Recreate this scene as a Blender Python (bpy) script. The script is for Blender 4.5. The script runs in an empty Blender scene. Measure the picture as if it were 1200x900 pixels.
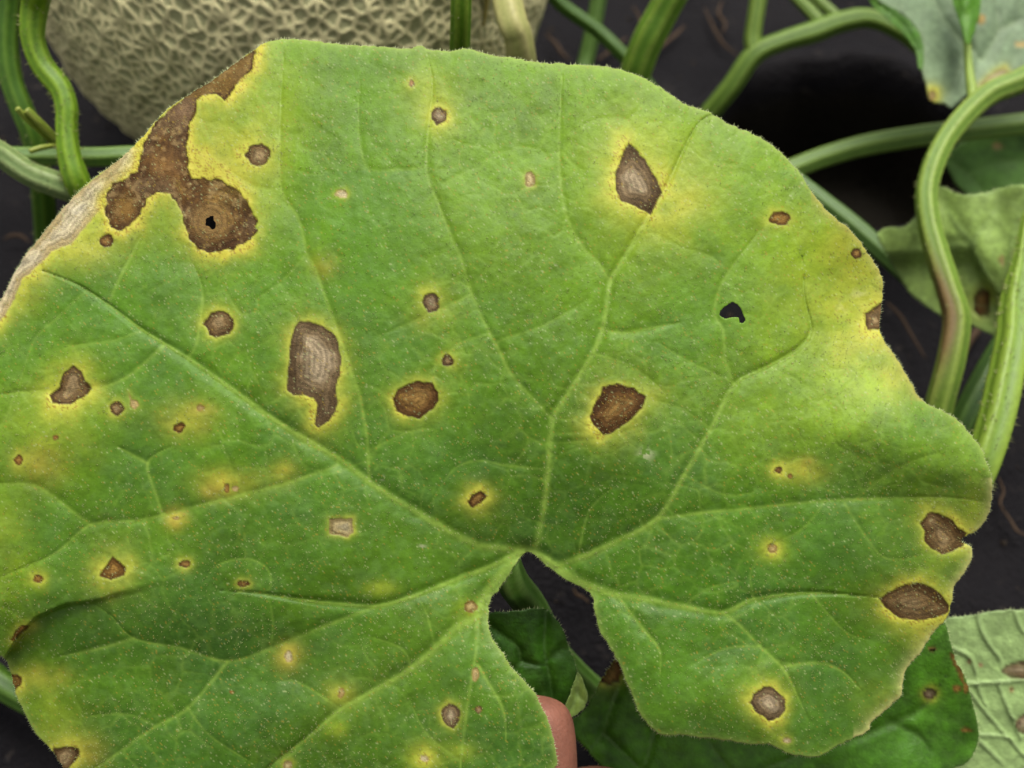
import bpy, bmesh, math, random
import numpy as np
from mathutils import Vector, kdtree

# ------------------------------------------------------------------ camera, sky, sun, exposure
sc = bpy.context.scene
COL = sc.collection
CAM_H = 0.33
PITCH = math.radians(60)                      # looking down at the plants
HF = math.radians(42)
F = 600 / math.tan(HF / 2)                    # focal length in photo pixels (1200 wide)
cd = bpy.data.cameras.new('camera'); cam = bpy.data.objects.new('camera', cd); COL.objects.link(cam)
cam.location = (0, 0, CAM_H); cam.rotation_euler = (math.pi / 2 - PITCH, 0, 0)
cd.sensor_width = 36; cd.lens = 18 / math.tan(HF / 2)
cd.clip_start = 0.005; cd.clip_end = 500
cd.dof.use_dof = True; cd.dof.focus_distance = 0.2475; cd.dof.aperture_fstop = 15
sc.camera = cam

SUN = Vector((0.10, 0.40, 0.91)).normalized()
w = bpy.data.worlds.new('World'); sc.world = w; w.use_nodes = True
wn = w.node_tree.nodes; wl = w.node_tree.links
sky = wn.new('ShaderNodeTexSky'); sky.sky_type = 'NISHITA'; sky.sun_disc = False
sky.sun_elevation = math.asin(SUN.z); sky.sun_rotation = math.atan2(SUN.x, SUN.y)
sky.dust_density = 6; sky.air_density = 1.0; sky.ozone_density = 1.0
hs = wn.new('ShaderNodeHueSaturation'); hs.inputs['Saturation'].default_value = 0.0   # thin cloud: a whitish sky
wl.new(sky.outputs[0], hs.inputs['Color']); wl.new(hs.outputs[0], wn['Background'].inputs[0])
wn['Background'].inputs[1].default_value = 0.10
sd = bpy.data.lights.new('sun', 'SUN'); sd.energy = 1.5; sd.angle = math.radians(32); sd.color = (1, 0.94, 0.83)
so = bpy.data.objects.new('sun', sd); COL.objects.link(so); so.rotation_euler = SUN.to_track_quat('Z', 'Y').to_euler()
so.location = (0, 1, 2)
sc.view_settings.view_transform = 'Standard'; sc.view_settings.look = 'None'
sc.view_settings.gamma = 1; sc.view_settings.exposure = 0.95

# ------------------------------------------------------------------ helpers
rng = np.random.default_rng(7); random.seed(7)
CAM = np.array([0, 0, CAM_H]); FW = np.array([0, math.cos(PITCH), -math.sin(PITCH)])
RT = np.array([1.0, 0, 0]); UP = np.array([0, math.sin(PITCH), math.cos(PITCH)])

def P(u, v, d):
    """photo direction (u, v) at distance d along the view axis -> world point(s)"""
    u, v, d = np.broadcast_arrays(*(np.asarray(q, float) for q in (u, v, d)))
    return CAM + d[..., None] * (FW + (u[..., None] - 600) / F * RT + (450 - v[..., None]) / F * UP)

def gdepth(v):                                 # distance at which a ray meets the ground
    return CAM_H / (math.sin(PITCH) - math.cos(PITCH) * (450 - v) / F)

def A(r, g, b, k=2.0):                         # surface colour from an 8-bit reading
    c = np.array([r, g, b]) / 255.0
    return np.where(c <= .04045, c / 12.92, ((c + .055) / 1.055) ** 2.4) / k

def sstep(a, b, x):
    t = np.clip((x - a) / (b - a), 0, 1); return t * t * (3 - 2 * t)

def vnoise(U, V, scale, seed):
    r = np.random.default_rng(seed); T = r.random((64, 64))
    x = U / scale; y = V / scale
    i = np.floor(x).astype(int); j = np.floor(y).astype(int); fx = x - i; fy = y - j
    fx = fx * fx * (3 - 2 * fx); fy = fy * fy * (3 - 2 * fy)
    a = T[i % 64, j % 64]; b = T[(i + 1) % 64, j % 64]; c = T[i % 64, (j + 1) % 64]; d = T[(i + 1) % 64, (j + 1) % 64]
    return (a * (1 - fx) + b * fx) * (1 - fy) + (c * (1 - fx) + d * fx) * fy - 0.5

_cache = {}
def fbm(U, V, scale, seed, n=3):
    if U.size < 200000: return _fbm(U, V, scale, seed, n)
    k = (U.ctypes.data, V.ctypes.data, U.shape, scale, seed, n)
    if k not in _cache:
        if len(_cache) > 40: _cache.clear()
        _cache[k] = (_fbm(U, V, scale, seed, n), U, V)
    return _cache[k][0]
def _fbm(U, V, scale, seed, n=3):
    return sum(vnoise(U, V, scale / 2 ** k, seed + k) / 2 ** k for k in range(n))

def catmull(pts, step, closed=False):
    p = np.asarray(pts, float); n = len(p); out = []
    idx = range(n) if closed else range(n - 1)
    for i in idx:
        if closed: a, b, c, d = p[(i - 1) % n], p[i], p[(i + 1) % n], p[(i + 2) % n]
        else: a, b, c, d = p[max(i - 1, 0)], p[i], p[i + 1], p[min(i + 2, n - 1)]
        m = max(2, int(math.ceil(np.linalg.norm((c - b)[:2]) / step)))
        for t in np.arange(m) / m:
            out.append(.5 * (2 * b + (c - a) * t + (2 * a - 5 * b + 4 * c - d) * t * t + (3 * b - a - 3 * c + d) * t ** 3))
    if not closed: out.append(p[-1])
    return np.array(out)

def mesh_obj(name, verts, faces, mat, parent=None, cols=None, smooth=True):
    me = bpy.data.meshes.new(name)
    verts = np.ascontiguousarray(verts, dtype=np.float32)
    if isinstance(faces, np.ndarray):
        k = faces.shape[1]
        me.vertices.add(len(verts)); me.vertices.foreach_set('co', verts.ravel())
        me.loops.add(faces.size); me.loops.foreach_set('vertex_index', np.ascontiguousarray(faces, np.int32).ravel())
        me.polygons.add(len(faces)); me.polygons.foreach_set('loop_start', np.arange(len(faces), dtype=np.int32) * k)
        me.update(calc_edges=True)
    else:
        me.from_pydata(verts.tolist(), [], faces)
    me.polygons.foreach_set('use_smooth', np.full(len(me.polygons), smooth))
    if cols is not None:
        at = me.color_attributes.new('tint', 'FLOAT_COLOR', 'POINT')
        c4 = np.ones((len(verts), 4), np.float32); c4[:, :3] = cols
        at.data.foreach_set('color', c4.ravel())
    me.materials.append(mat)
    o = bpy.data.objects.new(name, me); COL.objects.link(o)
    if parent: o.parent = parent
    return o

def tag(o, label, cat, group=None):
    o['label'] = label; o['category'] = cat
    if group: o['group'] = group
    return o

def thing(name, label, cat, loc=(0, 0, 0), group=None):
    o = bpy.data.objects.new(name, None); COL.objects.link(o); o.empty_display_size = .01
    return tag(o, label, cat, group)

def material(name, rough=.5, spec=.4, nscale=900, namount=.18, bump=.12, bscale=2500, bdist=.0002, color=None, sheen=0., sss=0., coat=0.):
    m = bpy.data.materials.new(name); m.use_nodes = True
    nt = m.node_tree; n = nt.nodes; l = nt.links; b = n['Principled BSDF']
    tc = n.new('ShaderNodeTexCoord')
    if color is None:
        at = n.new('ShaderNodeAttribute'); at.attribute_name = 'tint'; src = at.outputs['Color']
    else:
        rg = n.new('ShaderNodeRGB'); rg.outputs[0].default_value = (*color, 1); src = rg.outputs[0]
    nz = n.new('ShaderNodeTexNoise'); nz.inputs['Scale'].default_value = nscale; nz.inputs['Detail'].default_value = 4
    l.new(tc.outputs['Object'], nz.inputs['Vector'])
    mr = n.new('ShaderNodeMapRange'); mr.inputs[1].default_value = .25; mr.inputs[2].default_value = .75
    mr.inputs[3].default_value = 1 - namount; mr.inputs[4].default_value = 1 + namount
    l.new(nz.outputs[0], mr.inputs[0])
    mx = n.new('ShaderNodeVectorMath'); mx.operation = 'SCALE'
    l.new(src, mx.inputs[0]); l.new(mr.outputs[0], mx.inputs['Scale']); l.new(mx.outputs[0], b.inputs['Base Color'])
    nb = n.new('ShaderNodeTexNoise'); nb.inputs['Scale'].default_value = bscale; nb.inputs['Detail'].default_value = 3
    l.new(tc.outputs['Object'], nb.inputs['Vector'])
    bp = n.new('ShaderNodeBump'); bp.inputs['Strength'].default_value = bump; bp.inputs['Distance'].default_value = bdist
    l.new(nb.outputs[0], bp.inputs['Height']); l.new(bp.outputs[0], b.inputs['Normal'])
    b.inputs['Roughness'].default_value = rough; b.inputs['Specular IOR Level'].default_value = spec
    if sheen: b.inputs['Sheen Weight'].default_value = sheen; b.inputs['Sheen Roughness'].default_value = .5
    if sss:
        b.inputs['Subsurface Weight'].default_value = sss; b.inputs['Subsurface Scale'].default_value = .004
        b.inputs['Subsurface Radius'].default_value = (1, .35, .2)
    return m

M_LEAF = material('leaf_blade', .5, .21, 1500, .12, .22, 2600, .00025)
M_SPOT = material('dead_leaf_tissue', .7, .14, 2200, .22, .6, 3800, .0003)
M_BACKLEAF = material('leaf_behind', .5, .24, 700, .2, .4, 1500, .0004)
M_STEM = material('green_stem', .5, .4, 900, .14, .3, 1800, .0003)
M_HAIR = material('plant_hair', .5, .4, 800, .1, .0, 800, .0001, color=(.25, .27, .09))
M_EDGEHAIR = material('margin_hair', .5, .4, 800, .1, .0, 800, .0001, color=(.36, .40, .19))
M_RIND = material('melon_rind', .6, .3, 500, .2, .3, 1200, .0003)
M_STRAW = material('dry_straw', .8, .2, 900, .3, .3, 2000, .0002, color=(.055, .033, .018))
M_SKIN = material('skin', .55, .35, 260, .16, .55, 1500, .0003, color=(.21, .082, .052), sss=.08)
M_NAIL = material('nail', .25, .5, 400, .05, .05, 900, .0001, color=(.48, .28, .21))
M_CRUMB = material('soil_crumb', .95, .1, 900, .4, .3, 2000, .0003, color=(.05, .038, .028))

# ------------------------------------------------------------------ ground: black mulch film
def build_ground():
    m = bpy.data.materials.new('black_mulch_film'); m.use_nodes = True
    nt = m.node_tree; n = nt.nodes; l = nt.links; b = n['Principled BSDF']
    tc = n.new('ShaderNodeTexCoord')
    def noise(s, d=5):
        q = n.new('ShaderNodeTexNoise'); q.inputs['Scale'].default_value = s; q.inputs['Detail'].default_value = d
        l.new(tc.outputs['Object'], q.inputs['Vector']); return q.outputs[0]
    cr = n.new('ShaderNodeValToRGB'); e = cr.color_ramp.elements
    e[0].position = .35; e[0].color = (.0056, .0050, .0061, 1); e[1].position = .8; e[1].color = (.0120, .0107, .0118, 1)
    l.new(noise(30), cr.inputs[0])
    dust = n.new('ShaderNodeValToRGB'); e = dust.color_ramp.elements
    e[0].position = .63; e[0].color = (0, 0, 0, 1); e[1].position = .74; e[1].color = (1, 1, 1, 1)
    l.new(noise(260, 3), dust.inputs[0])
    mx = n.new('ShaderNodeMix'); mx.data_type = 'RGBA'; mx.inputs[7].default_value = (.034, .028, .024, 1)
    sm = n.new('ShaderNodeMath'); sm.operation = 'MULTIPLY'; sm.inputs[1].default_value = .6
    l.new(dust.outputs[0], sm.inputs[0]); l.new(sm.outputs[0], mx.inputs[0]); l.new(cr.outputs[0], mx.inputs[6])
    sx = n.new('ShaderNodeSeparateXYZ'); l.new(tc.outputs['Object'], sx.inputs[0])       # soil colour inside the pit added to darken a shaded gap
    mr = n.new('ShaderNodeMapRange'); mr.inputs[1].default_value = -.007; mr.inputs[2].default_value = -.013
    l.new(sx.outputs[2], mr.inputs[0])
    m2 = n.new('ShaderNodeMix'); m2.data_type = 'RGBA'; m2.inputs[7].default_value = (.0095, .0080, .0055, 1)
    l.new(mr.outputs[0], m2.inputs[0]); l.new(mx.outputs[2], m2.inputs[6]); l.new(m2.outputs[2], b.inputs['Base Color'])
    b.inputs['Roughness'].default_value = .6; b.inputs['Specular IOR Level'].default_value = .06
    bp = n.new('ShaderNodeBump'); bp.inputs['Strength'].default_value = .7; bp.inputs['Distance'].default_value = .002
    l.new(noise(700, 4), bp.inputs['Height']); l.new(bp.outputs[0], b.inputs['Normal'])
    a = np.concatenate([-np.geomspace(200, .42, 18), np.linspace(-.4, .4, 321), np.geomspace(.42, 200, 18)])
    X, Y = np.meshgrid(a, a + .25, indexing='ij')
    Z = .004 * fbm(X + 9, Y + 9, .06, 3) + .003 * fbm(X * .5 + 9, Y + 9, .02, 5, 2) - .003
    Z[np.abs(X) > .5] = -.003
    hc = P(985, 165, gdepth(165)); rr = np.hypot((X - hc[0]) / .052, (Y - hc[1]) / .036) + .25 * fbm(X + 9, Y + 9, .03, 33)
    Z -= .045 * (1 - sstep(.62, 1.0, rr)) - .004 * np.exp(-((rr - 1.08) / .1) ** 2)  # pit added so that this stretch of ground falls dark
    nx, ny = X.shape; I = np.arange(nx * ny).reshape(nx, ny)
    fc = np.stack([I[:-1, :-1], I[1:, :-1], I[1:, 1:], I[:-1, 1:]], -1).reshape(-1, 4)
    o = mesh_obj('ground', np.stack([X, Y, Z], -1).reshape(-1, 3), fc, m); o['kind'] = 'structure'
build_ground()

# ------------------------------------------------------------------ leaf machinery (a leaf is a relief grid clipped to its outline)
class Grid:
    def __init__(s, outline, step, margin=70):
        o = np.asarray(outline); s.step = step
        s.u0 = o[:, 0].min() - 2 * step; s.v0 = o[:, 1].min() - 2 * step
        s.nu = int((o[:, 0].max() + 2 * step - s.u0) / step) + 2; s.nv = int((o[:, 1].max() + 2 * step - s.v0) / step) + 2
        s.U, s.V = np.meshgrid(s.u0 + np.arange(s.nu) * step, s.v0 + np.arange(s.nv) * step, indexing='ij')
        s.margin = margin
    def sl(s, lo, hi, m):
        i0 = max(0, int((lo[0] - m - s.u0) / s.step)); i1 = min(s.nu, int((hi[0] + m - s.u0) / s.step) + 2)
        j0 = max(0, int((lo[1] - m - s.v0) / s.step)); j1 = min(s.nv, int((hi[1] + m - s.v0) / s.step) + 2)
        return slice(i0, max(i0, i1)), slice(j0, max(j0, j1))
    def dist(s, pts, closed=False, margin=None, width=None):
        """distance to a polyline; with width: min of distance/width too"""
        m = margin or s.margin; D = np.full(s.U.shape, float(m)); R = np.full(s.U.shape, 99.0)
        p = np.asarray(pts, float); n = len(p)
        for i in range(n if closed else n - 1):
            a = p[i]; b = p[(i + 1) % n]; sl = s.sl(np.minimum(a, b), np.maximum(a, b), m)
            x = s.U[sl] - a[0]; y = s.V[sl] - a[1]; e = b - a; L = e @ e + 1e-9
            t = np.clip((x * e[0] + y * e[1]) / L, 0, 1)
            d = np.hypot(x - t * e[0], y - t * e[1]); np.minimum(D[sl], d, out=D[sl])
            if width is not None: np.minimum(R[sl], d / (width[i] * (1 - t) + width[i + 1] * t), out=R[sl])
        return (D, R) if width is not None else D
    def inside(s, pts):
        p = np.asarray(pts, float); n = len(p); S = np.zeros(s.U.shape, bool); vv = s.V[0]
        for i in range(n):
            a = p[i]; b = p[(i + 1) % n]
            if a[1] == b[1]: continue
            rows = np.nonzero((vv >= min(a[1], b[1])) & (vv < max(a[1], b[1])))[0]
            if len(rows) == 0: continue
            xi = a[0] + (vv[rows] - a[1]) / (b[1] - a[1]) * (b[0] - a[0])
            S[:, rows] ^= s.U[:, rows] < xi[None]
        return S
    def sdf(s, pts, margin=None):
        D = s.dist(pts, True, margin); return np.where(s.inside(pts), -D, D)

def ell(u, v, rx, ry, n=14, seed=0, j=.12):
    r = np.random.default_rng(seed + int(u * 7 + v)); t = np.arange(n) / n * 2 * math.pi
    k = 1 + j * (r.random(n) - .5) * 2
    return np.stack([u + rx * k * np.cos(t), v + ry * k * np.sin(t)], -1)

def voro_edges(U, V, cell, seed):
    r = np.random.default_rng(seed); J = r.random((64, 64, 2))
    x = U / cell; y = V / cell; i = np.floor(x).astype(int); j = np.floor(y).astype(int)
    d1 = np.full(U.shape, 9.); d2 = d1.copy()
    for a in (-1, 0, 1):
        for b in (-1, 0, 1):
            q = J[(i + a) % 64, (j + b) % 64]
            d = np.hypot(i + a + q[..., 0] - x, j + b + q[..., 1] - y)
            d2 = np.where(d < d1, d1, np.minimum(d2, d)); d1 = np.minimum(d1, d)
    return (d2 - d1) * cell * .5

class Leaf:
    """relief + colour + pieces of one leaf, in photo pixels; depth(u, v, h) makes it a place"""
    def __init__(s, outline, step, base_color, smooth_step=5, serr=.9, holes=()):
        s.out = catmull(outline, smooth_step, True)
        if serr:
            nrm = np.roll(s.out, -1, 0) - np.roll(s.out, 1, 0); nrm = np.stack([nrm[:, 1], -nrm[:, 0]], -1)
            nrm /= np.linalg.norm(nrm, axis=1)[:, None] + 1e-9
            s.out = s.out + nrm * (rng.random(len(s.out))[:, None] - .5) * 2 * serr
        s.g = g = Grid(s.out, step); s.U, s.V = g.U, g.V
        s.S = g.sdf(s.out); s.edge = -s.S
        for h in holes: s.S = np.maximum(s.S, -g.sdf(h, 12))
        s.h = np.zeros(g.U.shape); s.col = base_color(g.U, g.V) if callable(base_color) else np.broadcast_to(base_color, g.U.shape + (3,)).copy()
        s.vd = np.full(g.U.shape, 70.0); s.pid = np.zeros(g.U.shape, int); s.parts = []
    def mix(s, mask, c):
        s.col += (np.asarray(c) - s.col) * np.clip(mask, 0, 1)[..., None]
    def vein(s, pts, w0, w1, color, amt=.6, raise_=0., main=False, groove=0., name='vein', off=0.):
        p = catmull(pts, 6); wd = np.linspace(w0, w1, len(p)) * np.clip((len(p) - 1 - np.arange(len(p))) / (.32 * len(p)), .12, 1)
        D, R = s.g.dist(p, width=wd)
        s.vd = np.minimum(s.vd, D + off)
        line = np.exp(-R ** 2)
        s.mix(line * amt * (.8 + .5 * fbm(s.U, s.V, 14, 40)), color)
        s.h += raise_ * np.exp(-(R * 1.1) ** 2) - groove * np.exp(-(R / 2.6) ** 2)
        if main: s.parts.append((name, (R < .85), 1))
    def halo(s, poly_or_D, color, width, amt, noise=.5):
        D = poly_or_D if isinstance(poly_or_D, np.ndarray) and poly_or_D.shape == s.U.shape else np.maximum(s.g.sdf(poly_or_D, 70), 0)
        k = .9 * amt * np.clip(1 + .9 * fbm(s.U, s.V, 34, 171), .5, 1.4) * (.8 * np.exp(-(D / width) ** 1.4) + .2 * np.exp(-D / (width * 1.4))) * (D < 69) * (1 + noise * 2.2 * fbm(s.U, s.V, 26, 77))
        s.mix(k, color)
    def spot(s, poly, kind='brown', halo=0, hamt=.8, hcol=None, wob=1.0, name='brown_spot', part=True):
        S = s.g.sdf(poly, 70) + wob * 2 * fbm(s.U, s.V, 7, 51, 2)
        m = 1 - sstep(-.9, .9, S); ins = -S
        mx = max(2., float(ins[S < 0].max()) if (S < 0).any() else 2.); t = np.clip(ins / mx, 0, 1)
        if halo: s.halo(np.maximum(S, 0), HALO if hcol is None else hcol, halo, hamt)
        n1 = fbm(s.U, s.V, 9, 61); n2 = fbm(s.U, s.V, 26, 63)
        rings = .5 + .5 * np.sin(ins * 1.1 + 5 * n2 + 2.0 * n1)
        dk, md, lt = PAL[kind]
        c = dk + (md - dk) * sstep(.05, .45, t + .5 * n2)[..., None]
        c = c + (lt - c) * (sstep(.45, .95, t + .7 * n2) * .85)[..., None]
        c = c * (1 + .34 * n1 - .40 * rings * sstep(0, .25, t) * (mx > 7))[..., None]
        c = c + (dk * .72 - c) * (np.exp(-((ins - 1.6) / 1.6) ** 2) * .75 * (mx > 5))[..., None]
        if halo: s.mix(np.exp(-((S - 1.8) / 1.5) ** 2) * .16 * hamt, HALO * np.array([1.1, 1.15, 1.6]))
        s.col += (c - s.col) * m[..., None]
        s.h += m * (-1.2 + .25 * rings + 1.1 * n1) * min(1, mx / 8)
        if part: s.parts.append((name, S < 0, 2))
    def build(s, depth, thing_, blade_mat, thick=.00035, under=None, extra_h=None, blade_name='blade'):
        g = s.g; st = g.step
        gu, gv = np.gradient(s.S, st); L = np.hypot(gu, gv) + 1e-6
        snap = (s.S > -.3 * st) & (s.S < .75 * st)
        k = np.where(snap, s.S, 0)
        s.Us = s.U - gu / L * k; s.Vs = s.V - gv / L * k
        Pw = P(s.Us, s.Vs, depth(s.Us, s.Vs, s.h)).reshape(-1, 3); s.Pw = Pw.reshape(s.U.shape + (3,))
        ok = s.S < .75 * st
        I = np.arange(s.U.size).reshape(s.U.shape)
        kc = ok[:-1, :-1] & ok[1:, :-1] & ok[1:, 1:] & ok[:-1, 1:]
        q = np.stack([I[:-1, :-1], I[:-1, 1:], I[1:, 1:], I[1:, :-1]], -1)[kc]
        s.kc = kc; col = np.clip(s.col, .002, .9).reshape(-1, 3)
        fid = np.zeros(len(q), int); names = []
        for kx, (nm, mask, kind) in enumerate(s.parts):
            mf = mask.reshape(-1)[q].sum(1) >= 3
            if kind == 1: mf &= fid == 0
            fid[mf] = kx + 1; names.append((nm, kind))
        # blade: remaining upper faces + the whole lower side + rim
        nrm_away = Pw - CAM; nrm_away /= np.linalg.norm(nrm_away, axis=1)[:, None]
        N = s.U.size; low = Pw + nrm_away * thick
        e = np.concatenate([q[:, [0, 1]], q[:, [1, 2]], q[:, [2, 3]], q[:, [3, 0]]])
        key = np.minimum(e[:, 0], e[:, 1]) * N + np.maximum(e[:, 0], e[:, 1])
        _, ix, ct = np.unique(key, return_index=True, return_counts=True); be = e[ix[ct == 1]]
        rim = np.stack([be[:, 1], be[:, 0], be[:, 0] + N, be[:, 1] + N], -1)
        f = np.concatenate([q[fid == 0], q[:, ::-1] + N, rim])
        lc = col.copy()
        if under is not None: lc = lc * .25 + np.asarray(under) * .75
        us, inv = np.unique(f, return_inverse=True)
        blade = mesh_obj(blade_name, np.concatenate([Pw, low])[us], inv.reshape(f.shape), blade_mat, thing_, np.concatenate([col, lc])[us])
        objs = []
        for kx, (nm, kind) in enumerate(names):
            f = q[fid == kx + 1]
            if len(f) < 3: continue
            us, inv = np.unique(f, return_inverse=True)
            objs.append(mesh_obj(nm, Pw[us], inv.reshape(f.shape), M_SPOT if kind == 2 else blade_mat, blade, col[us]))
        return objs

def cones(base, direc, length, rad, mat, name, parent):
    n = len(base); d = direc / (np.linalg.norm(direc, axis=1)[:, None] + 1e-9)
    a = np.cross(d, np.array([.31, .77, .55])); a /= np.linalg.norm(a, axis=1)[:, None] + 1e-9; b = np.cross(d, a)
    vs = []
    for k in range(3):
        t = k * 2 * math.pi / 3; vs.append(base + (a * math.cos(t) + b * math.sin(t)) * np.reshape(rad, (-1, 1)))
    vs.append(base + d * np.reshape(length, (-1, 1)))
    V = np.stack(vs, 1).reshape(-1, 3); o = np.arange(n) * 4
    f = np.concatenate([np.stack([o, o + 1, o + 3], -1), np.stack([o + 1, o + 2, o + 3], -1), np.stack([o + 2, o, o + 3], -1)])
    ob = mesh_obj(name, V, f, mat, parent); ob['kind'] = 'stuff'; return ob

def edge_hairs(leaf, depth, spacing, lmin, lmax, rad, parent, mat=None, region=None):
    p = catmull(leaf.out, spacing * 1.01, True)
    seg = np.linalg.norm(np.diff(np.r_[p, p[:1]], axis=0), axis=1); cs = np.r_[0, np.cumsum(seg)]
    t = np.arange(0, cs[-1], spacing) + rng.random(int(math.ceil(cs[-1] / spacing))) * spacing
    t = t[t < cs[-1]]; u = np.interp(t, cs, np.r_[p[:, 0], p[0, 0]]); v = np.interp(t, cs, np.r_[p[:, 1], p[0, 1]])
    g = leaf.g; i = np.clip(((u - g.u0) / g.step).round().astype(int), 1, g.nu - 2); j = np.clip(((v - g.v0) / g.step).round().astype(int), 1, g.nv - 2)
    gu = leaf.S[i + 1, j] - leaf.S[i - 1, j]; gv = leaf.S[i, j + 1] - leaf.S[i, j - 1]; L = np.hypot(gu, gv) + 1e-6
    base = P(u - gu / L * .8, v - gv / L * .8, depth(u, v, leaf.h[i, j]) + .00015)
    d = gu[:, None] / L[:, None] * RT - gv[:, None] / L[:, None] * UP + .9 * (rng.random((len(u), 3)) - .5)
    px = .000156
    return cones(base, d, (lmin + (lmax - lmin) * rng.random(len(u)) ** 1.5) * px, rad * px * (.8 + .4 * rng.random(len(u))), mat or M_EDGEHAIR, 'margin_hairs', parent)

HALO = A(228, 226, 82)
PAL = {
    'brown': (A(98, 72, 36), A(142, 114, 72), A(196, 168, 120)),
    'dark': (A(84, 54, 18), A(122, 86, 40), A(172, 134, 70)),
    'grey': (A(108, 86, 56), A(150, 126, 90), A(212, 190, 152)),
    'tan': (A(156, 128, 64), A(185, 158, 95), A(210, 186, 125)),
    'pale': (A(180, 158, 100), A(214, 194, 138), A(230, 216, 170)),
    'dry': (A(206, 184, 130), A(234, 218, 176), A(244, 234, 204)),
    'rust': (A(100, 68, 20), A(130, 92, 36), A(178, 136, 64)),
}
def Z(ox, oy, *pts):                          # points read from a 3x enlargement whose corner is (ox, oy)
    return np.array([(ox + x / 3, oy + y / 3) for x, y in pts])

# ------------------------------------------------------------------ the main spotted leaf
OUT = [(618,647),(630,653),(640,663),(660,677),(683,690),(695,700),(697,717),(702,737),(713,755),(725,777),(733,797),(742,817),(750,837),(762,852),(777,861),(800,861),(817,864),(850,867),(877,872),(900,872),(923,882),(947,887),(963,885),(980,875),(1000,865),(1017,857),(1021,847),(1040,830),(1056,815),(1058,800),(1063,783),(1077,767),(1093,743),(1107,727),(1115,707),(1118,688),(1130,672),(1138,655),(1139,641),(1130,637),(1127,632),(1133,628),(1143,622),(1153,612),(1159,600),(1161,590),(1163,567),(1158,547),(1150,527),(1138,510),(1123,493),(1107,483),(1090,475),(1078,466),(1068,450),(1057,430),(1045,412),(1035,397),(1030,383),(1033,357),(1034,333),(1030,317),(1019,300),(1000,273),(980,257),(963,240),(950,222),(937,202),(923,187),(907,172),(887,159),(870,152),(850,143),(833,133),(817,127),(800,121),(787,112),(770,100),(757,93),(720,80),(693,77),(660,75),(630,73),(600,68),(580,65),(560,60),(543,57),(527,60),(503,58),(492,53),(477,57),(450,55),(400,52),(367,48),(333,46),(310,50),(298,58),(277,73),(247,95),(207,120),(187,137),(167,160),(140,187),(117,203),(90,227),(67,253),(43,283),(28,302),(12,330),(0,352),(-20,380),(-45,430),(-60,500),(-64,580),(-58,660),(-40,720),(-14,758),(5,772),(10,781),(15,797),(20,817),(30,837),(43,860),(63,882),(70,893),(85,915),(120,945),(200,985),(320,1010),(440,1005),(560,975),(630,932),(652,897),(650,873),(645,853),(637,833),(627,813),(613,797),(600,783),(590,767),(578,750),(573,737),(572,720),(575,703),(583,693),(592,680),(600,667),(610,652)]
HOLE1 = Z(0, 0, (724,770),(738,762),(748,752),(752,775),(760,785),(757,803),(745,808),(735,795),(722,793))
HOLE2 = Z(800, 300, (128,208),(132,195),(140,185),(158,172),(175,162),(192,170),(205,185),(212,205),(222,225),(210,238),(200,232),(197,216),(180,214),(150,220))

CTRL = [(445,110,115,150,22),(330,250,125,165,40),(575,250,138,168,80),(715,120,145,175,62),(865,190,142,175,70),(995,330,172,182,62),(995,430,185,208,108),(900,270,140,175,62),(765,400,125,160,62),(455,410,108,145,52),(605,550,72,105,20),(205,350,113,147,40),(60,380,110,150,35),(250,520,100,138,45),(75,600,105,138,45),(130,630,100,135,42),(395,640,100,135,35),(245,740,65,95,22),(345,840,85,115,45),(100,850,88,122,40),(505,780,105,138,58),(620,860,85,120,45),(895,620,88,130,40),(1095,510,165,190,120),(1065,550,90,125,30),(800,680,72,112,25),(975,770,88,122,48),(845,800,112,147,75),(1000,820,92,128,45),(760,740,100,138,52),(20,700,105,140,40),(-40,500,120,160,40),(300,960,80,118,45),(560,470,105,142,50),(715,550,72,108,22),(120,700,80,112,28)]
def main_color(U, V):  # blade greens between control points, with some shade and sheen painted in
    W = np.zeros(U.shape); C = np.zeros(U.shape + (3,))
    Un = U + 60 * fbm(U, V, 120, 21); Vn = V + 60 * fbm(U, V, 120, 22)
    for (a, b, r, g, bl) in CTRL:
        k = 1 / ((Un - a) ** 2 + (Vn - b) ** 2 + 60 ** 2) ** 1.6
        c = A(r * .93, g * 1.02, bl * .45); lum = c @ np.array([.25, .68, .07])
        W += k; C += k[..., None] * c * (.108 / lum) ** .2
    C /= W[..., None]
    m = fbm(U, V, 38, 11, 4)
    return C * (1 + .30 * m + .22 * fbm(U, V, 9, 15, 3))[..., None]

PX = .000157
def main_depth(u, v, h):
    v = np.asarray(v, float); return .2440 + 3.3e-8 * np.maximum(640 - v, 0) ** 2 + .9e-8 * np.maximum(v - 640, 0) ** 2 - h * PX

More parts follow.
